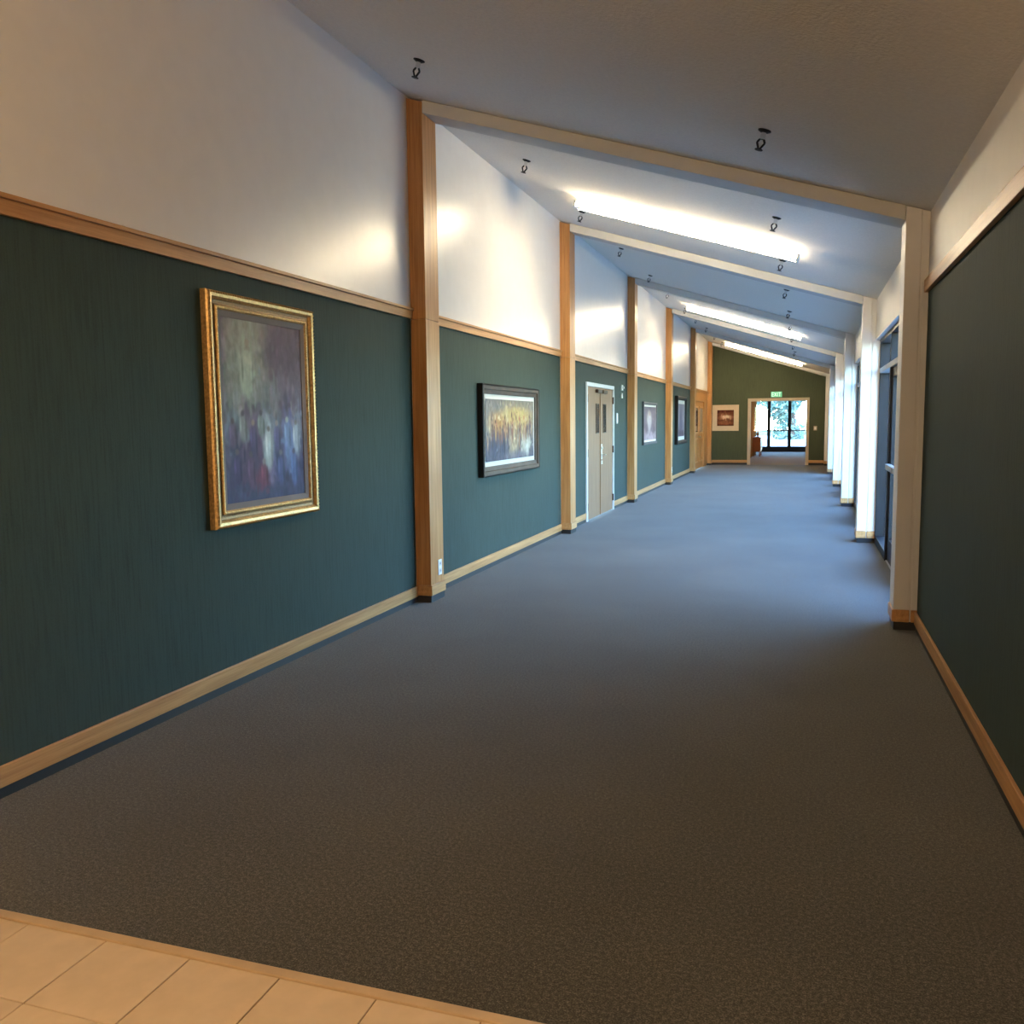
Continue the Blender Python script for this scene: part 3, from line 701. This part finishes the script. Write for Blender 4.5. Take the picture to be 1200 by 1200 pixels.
# ================================================================== SMALL WALL FITTINGS
def outlet(label, loc):
    p = thing('outlet_plate', label, 'outlet', (loc[0]+0.001, loc[1], loc[2]), math.pi/2, 'outlets on the pilasters')
    obj('plate', B(-0.036, 0.036, -0.007, 0, 0, 0.135, 0.002), 'plastic', p)
    for z in (0.035, 0.10):
        s = obj('socket', B(-0.018, 0.018, -0.0095, -0.007, z-0.018, z+0.018, 0.001, 1), 'frame_white', p)
        for dx in (-0.007, 0.007): obj('slot', B(dx-0.0015, dx+0.0015, -0.0105, -0.0095, z-0.006, z+0.008), 'black', s)
outlet('white outlet plate low on the nearest oak pilaster', (XL+PD, PY(1)+0.19, 0.215))
outlet('white outlet plate low on the fourth oak pilaster', (XL+PD, PY(4)+0.19, 0.28))
p = thing('room_sign', 'small grey room sign on the teal wall right of the tan doors', 'sign', (XL, 15.60, 1.50), math.pi/2)
obj('plate', B(-0.06, 0.06, -0.012, 0, 0, 0.19, 0.003), 'grey_metal', p); obj('face', B(-0.05, 0.05, -0.014, -0.012, 0.02, 0.17, 0.001, 1), 'frame_white', p)
p = thing('alarm_strobe', 'white fire alarm strobe high beside the third oak pilaster', 'alarm', (XL, 16.05, 2.10), math.pi/2)
obj('plate', B(-0.05, 0.05, -0.02, 0, 0, 0.10, 0.004), 'plastic', p); obj('flash_lens', B(-0.02, 0.02, -0.045, -0.02, 0.03, 0.07, 0.006), 'frame_white', p)
p = thing('alarm_speaker', 'small white alarm speaker below the strobe near third oak pilaster', 'alarm', (XL, 16.05, 1.96), math.pi/2)
obj('plate', B(-0.045, 0.045, -0.016, 0, 0, 0.09, 0.004), 'plastic', p)
for q in range(3): obj('grille_bar', B(-0.03, 0.03, -0.019, -0.016, 0.022+q*0.02, 0.030+q*0.02), 'grey_metal', p)
p = thing('thermostat', 'small white thermostat on the olive wall right of the opening', 'thermostat', (0.355, YE, 1.16), 0)
obj('plate', B(-0.055, 0.055, -0.012, 0, 0, 0.15, 0.003), 'casing', p); obj('dial', B(-0.03, 0.03, -0.03, -0.012, 0.03, 0.12, 0.006), 'plastic', p)

# exit sign
p = thing('exit_sign', 'glowing green EXIT sign on the olive wall above the opening', 'sign', (-0.91, YE, 2.275), 0)
obj('case', B(-0.19, 0.19, -0.05, 0, 0, 0.21, 0.006), 'dark_metal', p)
obj('face', B(-0.178, 0.178, -0.055, -0.05, 0.012, 0.198, 0.002, 1), 'exit_green', p)
lt = bmesh.new()
def bar(x0, z0, x1, z1, wd=0.016):
    d = Vector((x1-x0, 0, z1-z0)); n_ = Vector((-d.z, 0, d.x)).normalized()*wd/2
    q = [Vector((x0, 0, z0))+n_, Vector((x0, 0, z0))-n_, Vector((x1, 0, z1))-n_, Vector((x1, 0, z1))+n_]
    a = [lt.verts.new((v.x, -0.055, v.z)) for v in q]; b = [lt.verts.new((v.x, -0.060, v.z)) for v in q]
    lt.faces.new(b); lt.faces.new(a[::-1])
    for i in range(4): lt.faces.new((a[i], a[(i+1) % 4], b[(i+1) % 4], b[i]))
zb_, zt_ = 0.045, 0.165; zm_ = 0.105
x = -0.14
bar(x, zb_-0.008, x, zt_+0.008); [bar(x, z, x+0.055, z) for z in (zb_, zm_, zt_)]
x = -0.065; bar(x, zb_, x+0.065, zt_); bar(x, zt_, x+0.065, zb_)
x = 0.035; bar(x, zb_-0.008, x, zt_+0.008)
x = 0.105; bar(x, zb_-0.008, x, zt_); bar(x-0.04, zt_, x+0.04, zt_)
bmesh.ops.recalc_face_normals(lt, faces=lt.faces)
obj('lettering', lt, 'exit_letter', p)

# ================================================================== ROOM BEYOND THE OPENING
YF = 44.0; XF = -2.05
struct('wall_far_left', B(XF-0.15, XF, YE+0.21, 41.6, 0, 2.75), 'tan_wall')
struct('wall_far_right', B(0.95, 1.1, YE+0.21, YF, 0, 2.75), 'header')
struct('ceiling', B(-4.2, 1.1, YE+0.2, YF+0.1, 2.75, 2.95), 'header')
struct('wall_far_recess', B(-4.2, -4.05, 41.6, YF, 0, 2.75), 'tan_wall')
struct('wall_far_return', B(-4.05, XF-0.15, 41.45, 41.6, 0, 2.75), 'tan_wall')
fl = struct('floor', B(-4.2, XL-0.15, 41.45, 46.0, -0.15, 0.0), 'carpet_tan')
r = sgroup('window_5', (0, YF, 0))
def fx(a, b, z0, z1, nm, mt='dark_metal'): return obj(nm, B(a, b, -0.05, 0.05, z0, z1, 0.003, 1), mt, r)
fx(-4.05, 0.95, 0.0, 0.16, 'sill'); fx(-4.05, 0.95, 2.62, 2.75, 'head_rail'); fx(-4.05, 0.95, 0.16, 0.26, 'bottom_rail')
muls = [-4.05, -3.54, -2.605, -1.67, -0.735, 0.20]
for a in muls: fx(a, a+0.15, 0.26, 2.62, 'mullion')
edges = [(a+0.15, b) for a, b in zip(muls, muls[1:]+[0.95])]
for (a, b) in edges:
    fx(a, b, 0.98, 1.04, 'middle_rail', 'grey_metal')
    obj('pane', B(a, b, -0.003, 0.003, 0.26, 0.98), 'glass', r); obj('pane', B(a, b, -0.003, 0.003, 1.04, 2.62), 'glass', r)
# console cabinet with lamp, mirror on the tan wall
p = thing('wooden_console', 'reddish wooden console against the tan wall beyond the opening', 'console table', (XF, 39.2, 0), 0)
M['cherry'] = wood('cherry_wood', (0.24, 0.075, 0.025), (0.42, 0.15, 0.05), 1, 0.35)
obj('top', B(0.006, 0.36, -0.75, 0.75, 0.76, 0.80, 0.006), 'cherry', p)
obj('body', B(0.006, 0.32, -0.70, 0.70, 0.20, 0.758, 0.006), 'cherry', p)
for q in (-0.35, 0.35):
    d = obj('door', B(0.32, 0.336, q-0.32, q+0.32, 0.23, 0.73, 0.004), 'cherry', p)
    bm = bmesh.new(); rod(bm, (0.336, q*0.15, 0.5), (0.356, q*0.15, 0.5), 0.014, 10); obj('knob', bm, 'steel', d)
for sx in (0.03, 0.27):
    for s in (-0.66, 0.66): obj('leg', B(sx, sx+0.05, s-0.025, s+0.025, 0, 0.205, 0.004), 'cherry', p)
p = thing('table_lamp', 'table lamp with glowing cream shade on the wooden console', 'lamp', (XF+0.19, 38.95, 0.80), 0)
obj('base', lathe([(0.075, 0.0), (0.075, 0.015), (0.03, 0.03), (0.055, 0.10), (0.06, 0.16), (0.02, 0.24), (0.012, 0.27)], 16), 'gold_dark', p, True)
obj('lamp_shade', lathe([(0.16, 0.26), (0.161, 0.262), (0.095, 0.46), (0.09, 0.46)], 20), 'shade', p, True)
li = bpy.data.lights.new('lamp_bulb', 'POINT'); li.energy = 5; li.color = (1, 0.66, 0.34); li.shadow_soft_size = 0.05
lo = bpy.data.objects.new('lamp_bulb', li); COL.objects.link(lo); lo.parent = p; lo.location = (0.1, 0, 0.56)
p = thing('gold_mirror', 'gold framed upright mirror on the tan wall above the console', 'mirror', (XF, 39.9, 1.28), math.pi/2)
obj('frame', moulding(0.42, 0.72, [(0.0, 0.012), (0.0, 0.025), (0.05, 0.035), (0.08, 0.025), (0.08, 0.0)]), 'gold', p)
obj('mirror_glass', B(-0.215, 0.215, -0.014, -0.002, -0.005, 0.725), 'chrome', p)
p = thing('wall_sconce', 'dark wall sconce on the tan wall past the gold mirror', 'wall lamp', (XF, 41.1, 1.35), 0)
obj('back_plate', B(0, 0.02, -0.05, 0.05, -0.02, 0.14, 0.004), 'black', p)
bm = bmesh.new(); rod(bm, (0.02, 0, 0.04), (0.12, 0, 0.04), 0.012); rod(bm, (0.12, 0, 0.04), (0.12, 0, 0.12), 0.012); obj('arm', bm, 'black', p)
obj('cup', lathe([(0.02, 0.10), (0.06, 0.13), (0.065, 0.18), (0.05, 0.18)], 14, o=(0.12, 0, 0)), 'black', p, True)
# ceiling lamp of the far room
p = thing('flush_ceiling_light', 'round warm ceiling light in the room beyond the opening', 'ceiling light', (-0.8, 36.0, 2.75), 0)
obj('rim', lathe([(0.19, -0.002), (0.19, -0.03), (0.17, -0.035)], 24), 'enamel', p)
obj('diffuser', lathe([(0.17, -0.03), (0.15, -0.07), (0.09, -0.095), (0.01, -0.10)], 24), emit('warm_diffuser', (1, 0.74, 0.45), 90), p, True)

# ================================================================== OUTSIDE
def far_ground(name, bm, mat): return struct(name, bm, mat)
far_ground('ground', B(1.1, 3.6, -6, 46, -0.25, -0.06), 'concrete')
far_ground('ground', B(3.6, 60, -6, 140, -0.25, -0.07), 'grass')
far_ground('ground', B(-60, 3.6, 90, 140, -0.25, -0.07), 'grass')
far_ground('ground', B(-40, 3.6, 46.0, 90, -0.25, -0.06), 'concrete')
def foliage(rng, n, cx, cy_, cz, rx, ry, rz, size):
    bm = bmesh.new()
    lumps = [(rng.gauss(0, 0.45), rng.gauss(0, 0.45), rng.gauss(0, 0.42), rng.uniform(0.4, 0.65)) for _ in range(9)]
    for _ in range(n):
        a = rng.choice(lumps); v = Vector((rng.gauss(0, 1), rng.gauss(0, 1), rng.gauss(0, 1))).normalized()*a[3]*rng.uniform(0.55, 1.0)
        c = Vector((cx+(a[0]+v.x)*rx, cy_+(a[1]+v.y)*ry, cz+(a[2]+v.z)*rz))
        if c.z < 0.02: c.z = 0.02 + rng.random()*0.2
        t1 = Vector((rng.gauss(0, 1), rng.gauss(0, 1), rng.gauss(0, 1))).normalized(); t2 = t1.orthogonal().normalized()
        s = size*rng.uniform(0.6, 1.3)
        bm.faces.new([bm.verts.new(c+q) for q in (t1*s, t2*s*0.45, -t1*s, -t2*s*0.45)])
    return bm
def tree(label, x, y, hgt, rad, leafmat, seed, nleaf=2600, size=0.28):
    rng = random.Random(seed)
    p = thing('garden_tree', label, 'tree', (x, y, -0.07), 0, 'trees outside the windows')
    bm = bmesh.new()
    for z0, z1, r0 in ((0, hgt*0.3, 0.16), (hgt*0.3, hgt*0.62, 0.12)): rod(bm, (0.04*z0, 0, z0), (0.04*z1, 0.02*z1, z1), r0, 9)
    for k in range(6):
        a = k*1.05+rng.random(); rod(bm, (0.02*hgt, 0, hgt*(0.28+0.05*k)), (math.cos(a)*rad*0.6, math.sin(a)*rad*0.6, hgt*(0.45+0.06*k)), 0.05, 6)
    obj('trunk', bm, 'bark', p)
    obj('crown', foliage(rng, nleaf, 0, 0, hgt*0.62, rad, rad, hgt*0.36, size), leafmat, p)
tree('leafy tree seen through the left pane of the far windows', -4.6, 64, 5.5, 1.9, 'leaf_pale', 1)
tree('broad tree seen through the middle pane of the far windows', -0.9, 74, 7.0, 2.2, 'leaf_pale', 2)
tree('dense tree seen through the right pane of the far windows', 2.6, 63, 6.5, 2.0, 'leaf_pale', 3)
tree('tall dark tree outside the right windows, nearest to the building', 6.5, 40, 8, 3.2, 'leaf', 4)
tree('tall dark tree far outside the right windows', 12.5, 54, 9, 3.4, 'leaf', 5)
hedge = [(5.0, 9.5, 'nearest'), (5.1, 14.5, 'second'), (4.9, 19.5, 'third'), (5.0, 24.5, 'fourth'), (5.0, 29.5, 'farthest')]  # shrubs added to block low sky and keep the window view dark
for k, (x, y, nm) in enumerate(hedge):
    p = thing('screening_shrub', 'added dark green shrub screening low sky outside the right windows, %s of the row' % nm, 'shrub', (x, y, -0.07), 0, 'added shrubs screening the right windows')
    obj('foliage', foliage(random.Random(20+k), 1800, 0, 0, 0.7, 0.9, 1.9, 0.8, 0.12), 'leaf', p)
    bm = bmesh.new(); rod(bm, (0, 0, 0), (0, 0, 0.8), 0.05, 7); obj('stem', bm, 'bark', p)
